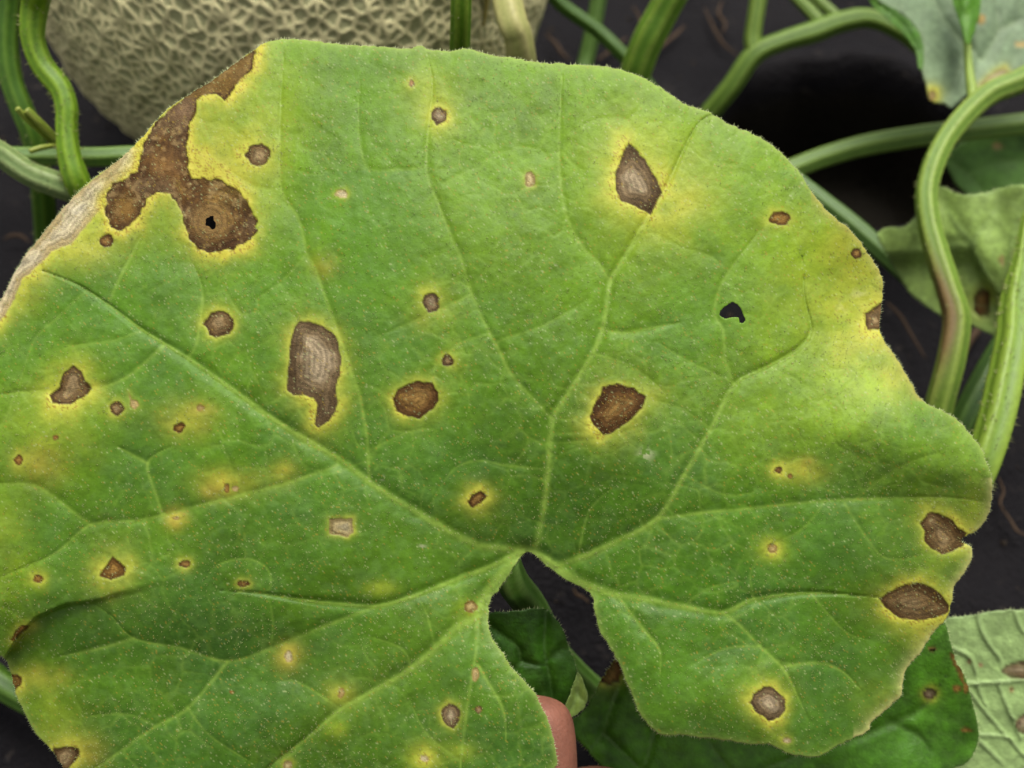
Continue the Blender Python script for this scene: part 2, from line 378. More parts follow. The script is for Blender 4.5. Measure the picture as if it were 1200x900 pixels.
def build_main():
    t = thing('spotted_leaf', 'large green melon leaf with brown ringed spots and yellow halos, held up by a finger', 'leaf')
    Lf = Leaf(OUT, 1.6, main_color, holes=(HOLE1, HOLE2))
    U, V = Lf.U, Lf.V
    # ---- cooler and warmer greens, faint powdery bloom, a few dry scuffs
    Lf.mix(np.clip(.12 + .7 * fbm(U, V, 90, 121), 0, .22) * (V > 200), A(78, 138, 62) * .9)
    Lf.mix(np.clip(.7 * fbm(U, V, 10, 131, 4) - .04, 0, .09), A(140, 178, 110))
    for (a, b, q, w_) in [(757,533,9,7),(735,462,4,5),(742,470,3,2),(650,312,3,2),(375,133,3,3),(463,178,4,3),(700,300,2,2),(448,560,3,3),(495,640,4,2),(940,210,3,5),(885,290,3,6),(1005,345,9,6),(985,360,6,8),(640,190,2,2)]:
        k = np.exp(-(((U - a) / q) ** 2 + ((V - b) / w_) ** 2)) * (fbm(U, V, 5, 141, 2) > -.05); Lf.mix(k * .7, A(205, 205, 165))
    # ---- yellowed zones
    YG = A(190, 208, 55); YL = A(228, 218, 78); OR = A(205, 175, 70)
    def blob(u, v, rx, ry, c, a):
        k = np.exp(-(((U - u) / rx) ** 2 + ((V - v) / ry) ** 2)) * a * (1 + .9 * fbm(U, V, 20, 31))
        Lf.mix(k, c)
    for q in [(310,110,60,70,YG,.32),(265,195,45,50,YL,.62),(95,285,45,28,YL,.5),(310,250,40,50,YG,.1),(30,330,26,34,YL,.5),(190,260,34,34,YG,.25),(505,110,34,40,YG,.45),
              (765,215,60,75,YG,.6),(795,232,40,40,YL,.35),(880,230,90,90,YG,.1),(985,330,70,80,YG,.55),(1000,300,30,40,A(170,165,35),.5),(1010,385,40,60,YL,.45),(1050,440,20,40,YL,.35),
              (60,500,60,50,YG,.4),(50,545,26,22,OR,.4),(220,490,32,22,YL,.5),(235,480,14,8,OR,.5),(268,567,34,18,YL,.6),(246,576,12,8,OR,.5),(330,553,16,14,YL,.55),(206,608,12,12,OR,.7),(380,310,16,16,OR,.35),
              (940,553,26,14,YL,.55),(946,540,10,6,OR,.5),(905,643,16,14,YG,.7),(338,769,16,16,OR,.6),(400,812,15,13,YL,.65),(395,855,12,10,YG,.4),(445,690,18,9,YG,.55),(50,793,26,14,YL,.5),(98,882,24,18,OR,.6),
              (497,886,18,15,YG,.6),(540,880,20,12,YG,.35),(5,640,30,60,YG,.35),(550,715,16,14,YG,.4),(1145,600,22,40,YG,.4),(1085,745,18,26,YL,.45),(1030,820,30,25,YG,.3),(60,840,30,40,YG,.3),(400,820,40,40,YG,.1),(235,205,22,40,YL,.6)]:
        blob(*q)
    # ---- veins
    VC = A(170, 205, 82)
    mains = [
        [(628,640),(637,597),(642,553),(646,500),(650,485),(667,460),(693,417),(706,385),(712,350),(716,328),(733,300),(760,253),(777,227),(800,177),(818,145),(834,134)],
        [(612,645),(567,640),(540,630),(510,613),(483,597),(440,570),(400,540),(333,500),(273,457),(220,420),(167,387),(127,357),(90,333),(50,317)],
        [(612,648),(600,651),(580,662),(533,680),(487,698),(443,710),(400,708),(367,705),(333,700),(300,695),(258,692)],
        [(612,650),(598,660),(583,678),(567,700),(558,723),(540,733),(510,760),(483,783),(450,803),(400,832),(367,860),(317,898),(280,930)],
        [(622,646),(632,650),(650,661),(677,655),(717,637),(770,608),(800,560),(833,503),(860,452),(900,430),(933,410),(950,387),(943,350),(940,300)],
        [(640,656),(655,667),(680,682),(705,692),(723,697),(760,703),(800,711),(847,718),(883,703),(950,695),(1030,700)]]
    wid = [(3.9, 1.4), (4.7, 1.7), (3.5, 1.3), (5.8, 1.5), (4.1, 1.2), (5.3, 1.3)]
    for p, (a, b) in zip(mains, wid): Lf.vein(p, a, b, VC, .72, 1.5, True, 3.2)
    subs = [
        [(648,492),(630,473),(600,440),(583,407),(567,377),(550,337),(540,303),(527,273),(510,230),(500,200),(502,150),(507,100),(500,63)],
        [(715,330),(697,303),(683,290),(663,250),(655,187),(658,100),(660,80)],
        [(706,387),(733,390),(765,384),(797,378)],
        [(432,563),(432,547),(430,513),(422,467),(410,430),(400,400),(390,373),(370,317),(360,297),(350,257),(330,223),(328,167),(330,100),(333,55)],
        [(220,420),(230,403),(235,373),(237,340),(228,312)],
        [(127,357),(137,333),(150,307),(168,272)],
        [(192,405),(147,443),(100,457),(20,460),(-30,470)],
        [(395,545),(383,550),(333,567),(283,580),(217,597),(160,610),(107,615),(67,647),(33,663),(-20,685)],
        [(107,615),(90,603),(43,570),(0,567),(-40,560)],
        [(190,603),(183,580),(173,543),(200,523)], [(173,543),(137,523)],
        [(770,608),(830,600),(867,597),(967,587),(1100,583),(1150,588)],
        [(860,452),(850,420),(847,387),(837,367),(845,335),(860,310),(890,270)],
        [(847,718),(867,733),(890,757),(917,783),(933,813),(947,843)],
        [(723,697),(750,733),(773,763),(772,800)],
        [(917,781),(960,777),(987,787),(1010,810)],
        [(558,723),(558,760),(553,793),(547,833),(540,893),(538,940)],
        [(560,780),(575,805),(590,833),(593,870)],
        [(440,711),(383,733),(317,760),(267,775),(213,760),(157,748),(130,722),(110,708)],
        [(157,748),(117,760),(67,770)],
        [(266,776),(220,830),(180,853),(127,890),(90,915)],
        [(180,850),(147,837),(100,840)], [(220,830),(247,863),(300,897)],
        [(503,195),(460,200),(430,195),(420,150),(422,90)], [(520,215),(560,195)], [(583,400),(640,380),(690,350)],
        [(553,345),(500,370),(440,395)], [(572,392),(535,405),(500,440)], [(430,530),(470,510),(500,500)],
        [(637,550),(590,545),(560,540),(530,552),(500,598)], [(646,520),(700,515),(750,500)], [(697,415),(740,430),(780,460)],
        [(760,250),(735,235),(735,180),(737,143),(700,140),(660,160)], [(735,145),(755,120)], [(733,298),(760,275),(800,290)],
        [(833,503),(800,480),(770,470)], [(900,430),(940,450),(970,480),(980,520),(1000,530)], [(800,556),(850,580),(890,575)],
        [(950,695),(990,740),(1020,750)], [(883,703),(880,670),(900,640)], [(990,590),(1015,630),(1040,655),(1080,650)],
        [(483,783),(470,760),(430,745)], [(400,832),(350,800),(320,800)], [(317,760),(320,730),(315,700)], [(60,325),(70,300)],
        [(333,500),(290,470),(300,430)], [(300,480),(340,500)], [(360,297),(330,330),(300,350)], [(330,223),(300,220),(270,200)],
        [(100,342),(70,370),(40,400),(20,460)], [(167,387),(130,400),(80,405)], [(677,655),(690,600),(720,570)], [(860,450),(800,420),(770,400)],
        [(940,300),(920,250),(930,220)], [(857,320),(830,300),(800,290)], [(1000,587),(1050,550),(1100,530)], [(967,587),(940,620),(900,640)],
        [(800,711),(830,690),(870,680)], [(890,757),(850,760),(810,780)], [(540,893),(500,860),(480,820)], [(510,760),(500,720),(490,700)],
        [(300,695),(316,690),(314,668),(290,655),(255,662),(240,680)], [(20,460),(0,500),(-30,520)]]
    for k, p in enumerate(subs):
        long = k < 21; a = 2.3 if long else 1.6
        Lf.vein(p, a, a * .65, VC, .52 if long else .34, .3, False, 1.1 if long else .5, off=5. if long else 14.)
    # ---- finer net of veins
    uw = U + 14 * fbm(U, V, 40, 91); vw = V + 14 * fbm(U, V, 40, 95)
    e1 = voro_edges(uw, vw, 34, 5); e2 = voro_edges(uw, vw, 13, 6)
    n1 = np.exp(-(e1 / 1.5) ** 2); n2 = np.exp(-(e2 / 1.2) ** 2)
    patch = np.clip(.5 + 1.6 * fbm(U, V, 90, 44), 0, 1)
    Lf.mix(n1 * .20 * patch + n2 * .08 * patch, VC)
    # ---- relief
    vd = Lf.vd; h = Lf.h
    h += 3.9 * (1 - np.exp(-vd / 24)) - .4 * n1 * patch - .15 * n2 + 1.9 * fbm(U, V, 30, 14, 3) + .5 * fbm(U, V, 8, 18, 2)
    h += 16 * fbm(U + 40, V, 210, 71, 2)
    h -= 26 * np.exp(-(((U - 628) / 120) ** 2 + ((V - 650) / 90) ** 2))
    h -= 3 * np.clip((190 - V) / 140, 0, 2) ** 2
    h += 12 * np.exp(-(((U - 600) / 260) ** 2 + ((V - 250) / 110) ** 2))
    rx = sstep(880, 1080, U); ridge = 500 + .30 * (U - 1000)
    h += rx * (31 * np.exp(-np.where(V < ridge, (V - ridge) / 70, (V - ridge) / 54) ** 2) - 4 * np.exp(-((V - ridge - 80) / 45) ** 2))
    h -= 15 * sstep(930, 1060, U) * sstep(620, 760, V) + 14 * np.exp(-(((U - 1010) / 60) ** 2 + ((V - 340) / 70) ** 2))
    h += 14 * np.exp(-(((U - 850) / 80) ** 2 + ((V - 815) / 50) ** 2)) + 10 * np.exp(-(((U - 760) / 60) ** 2 + ((V - 770) / 60) ** 2))
    fu = [-90, -30, 5, 22, 40, 65, 90, 130, 165, 200, 260, 340, 420]; fv = [830, 790, 772, 742, 724, 714, 705, 694, 684, 676, 674, 690, 712]
    fold = np.interp(U, fu, fv) + 5 * fbm(U, V * .3, 26, 83); dv = V - fold
    Af = np.interp(U, [-90, 0, 60, 120, 200, 280, 380], [36, 30, 17, 6, 2, 0, 0]); wf = np.interp(U, [0, 130, 200, 300, 420], [3, 7, 16, 40, 80])
    drop = np.where(dv > 0, sstep(0, 1, dv / wf) * np.exp(-np.maximum(dv - wf, 0) / 200), 0)
    h -= Af * drop; h -= Af * .06 * np.where(dv <= 0, np.exp(np.minimum(dv, 0) / 26), np.exp(-np.maximum(dv, 0) / 200))
    h += 12 * np.exp(-(((U - 330) / 130) ** 2 + ((V - 850) / 55) ** 2)) + 10 * np.exp(-(((U - 590) / 45) ** 2 + ((V - 840) / 60) ** 2))
    h -= 6 * np.exp(-Lf.edge / 16) + 10 * np.exp(-(np.hypot((U - 560) / 30, (V - 700) / 60)) ** 2)
    h -= 30 * sstep(685, 800, V) * (1 - sstep(330, 480, U))
    lv = Lf.edge
    Lf.mix(np.exp(-lv / 3.2) * .65, A(185, 208, 105))
    Lf.mix(np.exp(-lv / 5) * .9 * (U > 1000) * (V > 560), A(228, 222, 140)); Lf.mix(np.exp(-lv / 5) * .6 * (U > 950) * (V < 470) * (V > 220), A(205, 180, 90))  # pale margins; the lower right rim's lit look is painted in
    # ---- dry margin and spots
    Lf.spot(Z(0, 0, (515,455),(500,540),(488,600),(440,622),(395,650),(365,690),(352,740),(318,775),(290,810),(262,850),(180,885),(140,930),(75,985),(50,1050),(20,1105),(-20,1150),(-90,1180),(-150,1230),(-170,1150),(-90,980),(90,870),(240,700),(400,570),(490,470)), 'dry', 10, .6, name='dry_margin')
    big = Z(0, 0, (897,172),(885,240),(845,290),(800,335),(790,352),(770,330),(745,332),(700,345),(685,390),(665,440),(655,500),(662,570),(668,632),(720,625),(780,635),(840,670),(875,710),(900,770),(905,810),(870,852),(810,878),(740,893),(690,872),(655,820),(640,760),(625,720),(600,685),(555,675),(520,700),(500,740),(470,780),(430,812),(390,800),(372,750),(370,690),(400,650),(450,620),(480,600),(488,560),(508,500),(535,450),(590,385),(660,330),(740,280),(830,212))
    Lf.spot(big, 'dark', 11, 1.0, YL, wob=2.2, name='brown_blotch')
    cu, cv = 246, 260
    bm = (Lf.g.sdf(big, 40) < -1.5) * 1.0
    Lf.mix(bm * np.clip(.15 + 1.2 * fbm(U, V, 24, 151), 0, .6), A(128, 104, 72)); Lf.mix(bm * np.clip(1.8 * fbm(U, V, 7, 155, 2) - .15, 0, .55), A(70, 46, 22)); Lf.mix(bm * np.clip(1.8 * fbm(U, V, 6, 159, 2) - .2, 0, .5), A(190, 160, 105))
    r = np.hypot(U - cu, (V - cv) * 1.05); inb = (Lf.g.sdf(big, 40) < -2)
    Lf.mix(inb * (1 - sstep(14, 31, r)) * .8, A(150, 118, 66)); Lf.mix(inb * (np.sin(r * .95 + 4 * fbm(U, V, 20, 8)) > .55) * (r < 48) * (r > 12) * .35, A(70, 46, 24))
    Lf.mix(inb * np.exp(-(np.hypot(U - 147, V - 243) / 13) ** 2) * .8, A(160, 122, 58)); Lf.mix(inb * np.exp(-(np.hypot(U - 195, V - 195) / 16) ** 2) * .5, A(165, 118, 60))
    Lf.mix(inb * np.exp(-(np.hypot((U - 215) / 14, (V - 130) / 12)) ** 2) * .6, A(150, 120, 90)); Lf.mix(inb * (V < 115) * .45, A(150, 120, 55))
    Lf.spot(ell(125, 282, 8, 8), 'dark'); Lf.spot(ell(303, 182, 15, 13), 'brown', 15, .8)
    Lf.spot(ell(258, 380, 18, 15), 'brown', 8, .5)
    Lf.spot(Z(0, 300, (1055,228),(1090,230),(1130,245),(1170,270),(1190,300),(1197,360),(1197,410),(1182,450),(1180,490),(1190,510),(1180,545),(1155,580),(1120,603),(1108,590),(1110,555),(1116,520),(1100,500),(1070,490),(1030,492),(1012,470),(1010,420),(1015,350),(1020,300),(1035,250)), 'grey', 11, .75)
    Lf.spot(Z(0, 300, (260,385),(285,405),(300,440),(325,465),(300,490),(250,522),(185,518),(175,490),(210,460),(225,410)), 'brown', 13, 1)
    Lf.spot(ell(137, 479, 8, 8), 'brown', 5, .4); Lf.spot(Z(0, 300, (452,478),(464,500),(486,508),(488,525),(474,540),(456,530)), 'tan', 4, .3)
    Lf.spot(ell(210, 501, 7, 6), 'rust', 8, .6); Lf.spot(ell(22, 539, 5, 6), 'rust', 7, .6); Lf.spot(ell(65, 513, 3, 3), 'rust', part=False); Lf.spot(ell(266, 572, 3, 6), 'rust', part=False); Lf.spot(ell(236, 478, 5, 4), 'tan', part=False)
    Lf.spot(Z(400, 300, (260,440),(320,445),(340,480),(342,510),(320,540),(275,570),(230,565),(195,545),(180,500),(200,465)), 'dark', 8, .6)
    Lf.spot(ell(505, 355, 10, 11.5), 'grey', 12, .55); Lf.spot(ell(524, 423, 8, 7.5), 'brown', 6, .5)
    Lf.spot(Z(400, 300, (920,460),(970,450),(1030,465),(1072,495),(1058,535),(1012,580),(985,600),(960,620),(920,630),(890,600),(873,565),(883,530),(910,490)), 'dark', 13, .85)
    Lf.spot(Z(400, 300, (490,822),(514,845),(492,872),(460,884),(444,865),(460,838)), 'dark', 8, .8)
    Lf.spot(Z(400, 0, (1010,503),(1050,540),(1087,590),(1112,640),(1127,680),(1087,752),(1040,730),(985,707),(966,670),(961,610),(985,560),(1000,520)), 'grey', 16, 1.0)
    Lf.spot(ell(514, 136, 9.5, 10), 'grey', 11, .6); Lf.spot(ell(482, 98, 3, 4), 'rust', 4, .4, part=False); Lf.spot(ell(621, 210, 6.5, 9.5), 'pale', 4, .3); Lf.spot(ell(400, 227, 8, 5), 'pale', 3, .3)
    Lf.spot(ell(914, 256, 12, 8.5), 'rust', 7, .5); Lf.spot(ell(1004, 297, 7, 6), 'dark')
    Lf.spot(Z(800, 300, (640,200),(660,190),(690,165),(715,160),(712,250),(690,260),(645,262)), 'brown', 10, .9)
    Lf.spot(np.array([(386,608),(413,607),(414,624),(408,629),(386,626)]), 'pale', 4, .4, wob=.8)
    Lf.spot(Z(0, 600, (395,155),(445,195),(440,225),(390,240),(350,225),(370,190)), 'rust', 12, .9)
    Lf.spot(ell(45, 678, 6, 5), 'rust', 6, .5); Lf.spot(ell(217, 661, 6.5, 4), 'dark', 5, .5); Lf.spot(ell(285, 684, 8, 4), 'dark', 4, .3)
    Lf.spot(np.array([(12,750),(22,734),(38,732),(28,740),(16,752)]), 'rust', 6, .6)
    Lf.spot(Z(0, 600, (30,568),(60,570),(78,585),(76,610),(55,628),(40,628)), 'rust', 8, .7)
    Lf.spot(Z(0, 600, (186,832),(230,824),(277,830),(280,850),(262,880),(240,905),(190,910)), 'brown', 12, .8)
    Lf.spot(ell(338, 769, 5, 7), 'pale', 6, .5); Lf.spot(ell(528, 838, 11.5, 14), 'grey', 5, .4); Lf.spot(ell(561, 832, 4, 4), 'brown', part=False)
    Lf.spot(ell(497, 889, 5, 4.5), 'pale', 9, .7); Lf.spot(ell(552, 711, 8, 7), 'tan'); Lf.spot(ell(557, 790, 5, 8), 'tan'); Lf.spot(ell(337, 897, 6, 6), 'pale', 4, .3)
    Lf.spot(Z(800, 600, (860,3),(900,3),(945,28),(970,58),(998,75),(985,120),(950,140),(910,149),(870,127),(850,100),(850,70),(836,40)), 'brown', 10, .85)
    Lf.spot(Z(800, 600, (693,305),(720,285),(780,255),(830,247),(870,262),(915,295),(937,330),(937,352),(890,371),(820,384),(760,370),(710,335)), 'brown', 10, 1.0)
    Lf.spot(Z(800, 600, (285,616),(320,620),(355,650),(363,690),(340,726),(300,734),(260,705),(233,670),(250,640)), 'grey', 9, .75)
    Lf.spot(ell(922, 868, 5, 3.5), 'pale', 5, .5); Lf.spot(ell(905, 643, 6, 5), 'tan', 7, .6); Lf.spot(ell(912, 551, 5, 4), 'dark', 5, .6); Lf.spot(ell(926, 558, 3, 2.5), 'rust', part=False)
    Lf.spot(ell(276, 573, 4, 3), 'tan', part=False); Lf.spot(ell(206, 607, 5, 3), 'tan', 7, .5); Lf.spot(ell(400, 812, 4, 6), 'tan', part=False); Lf.spot(ell(271, 811, 3, 2), 'rust', part=False)
    # ---- hair bases and specks
    fl = Lf.col.reshape(-1, 3); inm = np.nonzero((Lf.S.reshape(-1) < -2))[0]
    pk = rng.choice(inm, 9000, replace=False)
    fl[pk[:4500]] = fl[pk[:4500]] * .45 + A(190, 160, 60) * .55
    fl[pk[4500:]] = fl[pk[4500:]] * .5 + A(205, 215, 150) * .5
    zone = inm[((U.reshape(-1)[inm] - 1000) / 55) ** 2 + ((V.reshape(-1)[inm] - 335) / 45) ** 2 < 1]
    zk = rng.choice(zone, 60, replace=False); fl[zk] = fl[zk] * .4 + A(110, 80, 30) * .6
    y = inm[np.linalg.norm(fl[inm] - YL, axis=1) < .09]; yk = rng.choice(y, min(len(y), 700), replace=False); fl[yk] = fl[yk] * .4 + A(160, 110, 40) * .6
    Lf.build(main_depth, t, M_LEAF, .0004, under=A(130, 165, 95))
    # ---- short hairs all over the upper surface
    Pg = Lf.Pw; dU = np.gradient(Pg, axis=0); dV = np.gradient(Pg, axis=1); NN = np.cross(dV, dU); NN /= np.linalg.norm(NN, axis=2)[..., None] + 1e-12
    dens = np.clip(.55 + 1.3 * fbm(U, V, 60, 57) + .8 * np.exp(-Lf.vd / 6), .12, None).reshape(-1)[inm]; hp = rng.choice(inm, 19000, replace=False, p=dens / dens.sum()); Nf = NN.reshape(-1, 3)[hp]
    Nf = np.where(((CAM - Pg.reshape(-1, 3)[hp]) * Nf).sum(1)[:, None] < 0, -Nf, Nf)
    ln = (1.2 + 2.8 * rng.random(len(hp)) ** 2) * PX
    cones(Pg.reshape(-1, 3)[hp] - Nf * .00003, Nf + .8 * (rng.random((len(hp), 3)) - .5), ln, (.34 + .26 * rng.random(len(hp))) * PX, M_HAIR, 'surface_hairs', t)
    edge_hairs(Lf, main_depth, 1.4, 1.8, 5.0, .55, t)
    # petiole
    tube('petiole', [(604,642,.2515,20),(594,658,.2530,32),(601,682,.262,37),(621,709,.279,37),(637,738,.290,34),(652,763,.299,30),(674,787,.308,28),(700,812,.320,28),(740,860,.335,28)], A(128, 196, 84), A(165, 222, 130), parent=t)
    return t

# ------------------------------------------------------------------ stems
def tube(name, pts, c0, c1, ribs=6, rib_amt=.07, parent=None, sides=30, hairs=0, hair_len=8, patches=(), blunt=True, mat=None, spp=9):
    """pts: (u, v, depth, width) in photo pixels; c0 furrow colour, c1 rib colour"""
    c0 = c0 * np.array([1.14, 1.06, .7]); c1 = c1 * np.array([1.14, 1.06, .7])
    p = np.array(pts, float); W = P(p[:, 0], p[:, 1], p[:, 2]); R = p[:, 3] / 2 * p[:, 2] / F
    q = np.c_[W, R]; out = []
    n = len(q)
    for i in range(n - 1):
        a, b, c, d = q[max(i - 1, 0)], q[i], q[i + 1], q[min(i + 2, n - 1)]
        for t in np.arange(spp) / spp:
            out.append(.5 * (2 * b + (c - a) * t + (2 * a - 5 * b + 4 * c - d) * t * t + (3 * b - a - 3 * c + d) * t ** 3))
    out.append(q[-1]); out = np.array(out); C, R = out[:, :3], out[:, 3]
    T = np.gradient(C, axis=0); T /= np.linalg.norm(T, axis=1)[:, None]
    nv = np.cross(T[0], [.2, .5, .8]); nv /= np.linalg.norm(nv); NS = []
    for k in range(len(C)):
        nv = nv - T[k] * (nv @ T[k]); nv = nv / np.linalg.norm(nv); NS.append(nv)
    NS = np.array(NS); BS = np.cross(T, NS)
    th = np.arange(sides) / sides * 2 * math.pi; ph = rng.random() * 6
    rib = np.cos(ribs * th + ph); prof = 1 + rib_amt * (rib + .35 * np.cos(2 * ribs * th + ph))
    wob = 1 + .05 * np.interp(np.arange(len(C)), np.arange(0, len(C) + 8, 6), rng.random(len(np.arange(0, len(C) + 8, 6))) - .5)
    ring = C[:, None] + (R * wob)[:, None, None] * prof[None, :, None] * (NS[:, None] * np.cos(th)[None, :, None] + BS[:, None] * np.sin(th)[None, :, None])
    k = len(C); V = ring.reshape(-1, 3)
    cols = c0 + (c1 - c0) * np.clip(.5 + .5 * rib, 0, 1)[None, :, None] + np.zeros((k, sides, 3))
    cols = cols * (1 + .16 * (rng.random((k, sides, 1)) - .5))
    s = np.linspace(0, 1, k)
    for (s0, sw, th0, tw, pc, am) in patches:
        m = np.exp(-((s - s0) / sw) ** 2)[:, None] * np.exp(-(np.angle(np.exp(1j * (th - th0))) / tw) ** 2)[None]
        cols += (pc - cols) * (np.clip(m * 1.6, 0, 1) * am)[..., None]
    I = np.arange(k * sides).reshape(k, sides); J = np.roll(I, -1, 1)
    f = np.stack([I[:-1], J[:-1], J[1:], I[1:]], -1).reshape(-1, 4).tolist()
    Vx = np.concatenate([V, [C[0] - T[0] * R[0] * .35, C[-1] + T[-1] * R[-1] * .35]]); cc = np.concatenate([cols.reshape(-1, 3), [c1, c1]])
    for m in range(sides):
        f.append([k * sides, int(J[0, m]), int(I[0, m])]); f.append([k * sides + 1, int(I[-1, m]), int(J[-1, m])])
    o = mesh_obj(name, Vx, f, mat or M_STEM, parent, cc)
    if hairs:
        a = rng.integers(1, k - 1, hairs); b = rng.integers(0, sides, hairs); fr = rng.random((hairs, 1))
        base = ring[a, b] * (1 - fr) + ring[a - 1, b] * fr
        d = base - (C[a] * (1 - fr) + C[a - 1] * fr); d /= np.linalg.norm(d, axis=1)[:, None]
        cones(base - d * .0001, d + .6 * (rng.random((hairs, 3)) - .5), (.35 + .65 * rng.random(hairs)) * hair_len * 2.1e-4, np.full(hairs, .8 * 2.1e-4), M_HAIR, 'hairs', o if parent is None else parent)
    return o

build_main()

# ------------------------------------------------------------------ the melon
def build_melon():
    t = thing('melon', 'round netted melon with tan corky netting, resting on the black film', 'melon')
    dep = .374; c = P(345, -80, dep); Rm = .0735
    ax = (245 - 18) * RT - (90) * UP; ax = ax / F * dep; z = math.sqrt(max(Rm ** 2 - ax @ ax, 0)); pole = (ax - FW * z) / Rm
    tocam = (CAM - c); tocam /= np.linalg.norm(tocam)
    X = RT; Yv = tocam - X * (tocam @ X); Yv /= np.linalg.norm(Yv); Zv = np.cross(X, Yv)
    nl = 560
    lat = np.linspace(0, math.pi, nl)
    lon = np.concatenate([np.linspace(-.95, 1.75, 380), np.linspace(1.75, 2 * math.pi - .95, 62)[1:-1]]); ns = len(lon)
    La, Lo = np.meshgrid(lat, lon, indexing='ij')
    D = np.cos(La)[..., None] * X + (np.sin(La) * np.cos(Lo))[..., None] * Yv - (np.sin(La) * np.sin(Lo))[..., None] * Zv
    D = D.reshape(-1, 3)
    # netting: corky cords along the borders of random cells, drawn out towards the stalk
    r = np.random.default_rng(4); npt = 7000; ii = np.arange(npt) + .5; zz = 1 - 2 * ii / npt; an = ii * math.pi * (3 - 5 ** .5)
    pts = np.stack([np.sqrt(1 - zz * zz) * np.cos(an), np.sqrt(1 - zz * zz) * np.sin(an), zz], -1) + r.normal(size=(npt, 3)) * .0155
    pts /= np.linalg.norm(pts, axis=1)[:, None]
    def warp(q):
        a = q @ pole; near = np.clip((a - .80) / .2, 0, 1) ** 1.2
        w = q * np.array([1, 1, 1.0])
        w = w + .005 * np.stack([np.sin(q[:, 1] * 31 + q[:, 2] * 17), np.sin(q[:, 2] * 29 + q[:, 0] * 23), np.sin(q[:, 0] * 33 + q[:, 1] * 19)], -1)
        w = w + .02 * np.stack([np.sin(q[:, 1] * 9), np.sin(q[:, 2] * 8 + 1), np.sin(q[:, 0] * 7 + 2)], -1)
        return w - near[:, None] * .62 * (a[:, None] - .80) * pole
    Wp = warp(pts); kd = kdtree.KDTree(len(Wp))
    for i, q in enumerate(Wp): kd.insert(q, i)
    kd.balance()
    Wd = warp(D); wtree = np.full(len(D), 9.0)
    for i in range(len(D)):
        if Lo.flat[i] > 1.75 and i % 1 == 0 and Lo.flat[i] > 1.9 and Lo.flat[i] < 5.2:
            continue
        q = kd.find_n(Wd[i], 4); d0 = q[0][2] ** 2; p0 = q[0][0]
        wtree[i] = 313 * min((n_[2] ** 2 - d0) / (2 * (n_[0] - p0).length + 1e-9) for n_ in q[1:])
    th = 1.75 + .35 * np.sin(D[:, 0] * 14 + D[:, 1] * 9) * np.sin(D[:, 2] * 12)
    cord = 1 - sstep(th, th + 1.3, wtree)
    rel = np.sqrt(np.clip(cord, 0, 1)) * .00045 + .0004 * np.sin(D[:, 0] * 40) * np.sin(D[:, 1] * 37 + D[:, 2] * 33)
    a = D @ pole
    Rr = Rm * (1 - .03 * np.exp(-((1 - a) / .01) ** 2)) + rel
    Vw = c + D * Rr[:, None]
    rind = np.array([.34, .335, .17]); ck = np.array([.62, .56, .30])
    nzv = np.sin(D[:, 0] * 90 + 7 * D[:, 1] * 9) * np.sin(D[:, 2] * 83 + D[:, 1] * 61)
    col = rind + (ck - rind) * cord[:, None]; col = col * (1 + .10 * nzv)[:, None]
    I = np.arange(nl * ns).reshape(nl, ns); J = np.roll(I, -1, 1)
    q = np.stack([I[:-1], J[:-1], J[1:], I[1:]], -1).reshape(-1, 4)
    m = (cord > .5)[q].sum(1) >= 2
    for nm, f in (('rind', q[~m]), ('netting', q[m])):
        us, inv = np.unique(f, return_inverse=True); mesh_obj(nm, Vw[us], inv.reshape(f.shape), M_RIND, t, col[us])
    # stalk with its flared, corky foot
    pc = A(212, 212, 165); pd = A(190, 198, 142)
    pw = c + pole * Rm; dd = (pw - CAM) @ FW; u0 = 600 + (pw - CAM) @ RT / dd * F; v0 = 450 - (pw - CAM) @ UP / dd * F
    tube('stalk', [(u0 - 2, v0 + 3, dd + .002, 66), (u0 + 3, v0 - 3, dd - .002, 48), (u0 + 14, v0 - 4, dd - .008, 38), (598, 20, dd - .013, 35), (606, 42, dd - .012, 34), (611, 75, dd - .006, 34), (614, 120, dd + .006, 33), (616, 175, dd + .025, 32)], pd, pc, ribs=5, rib_amt=.05, parent=t)
    for k in range(11):                        # dried sepal ribs round the stalk's foot
        an = k / 11 * 2 * math.pi; e1 = np.cross(pole, [0, 0, 1.]); e1 /= np.linalg.norm(e1); e2 = np.cross(pole, e1)
        r0 = e1 * math.cos(an) + e2 * math.sin(an); L = .010 + .006 * random.random()
        pp = []
        for s in (0, .35, .7, 1):
            x = pole + r0 * (.06 + s * L / Rm * .9); x /= np.linalg.norm(x); x = c + x * (Rm + .0012 - s * .0004); e = (x - CAM) @ FW
            pp.append((600 + (x - CAM) @ RT / e * F, 450 - (x - CAM) @ UP / e * F, e, 9 * (1 - .6 * s)))
        tube('calyx_rib', pp, A(185, 175, 110), A(205, 195, 140), ribs=2, sides=10, parent=t, spp=4)
build_melon()

# ------------------------------------------------------------------ vines and leaf stalks
G1, G2 = A(98, 140, 32), A(140, 175, 60)
D1, D2 = A(58, 100, 30), A(92, 135, 52)
BR = A(150, 110, 75)
def vine(label, pts, c0=G1, c1=G2, cat='stem', group=None, name='vine_stem', **k):
    return tag(tube(name, pts, c0, c1, **k), label, cat, group)

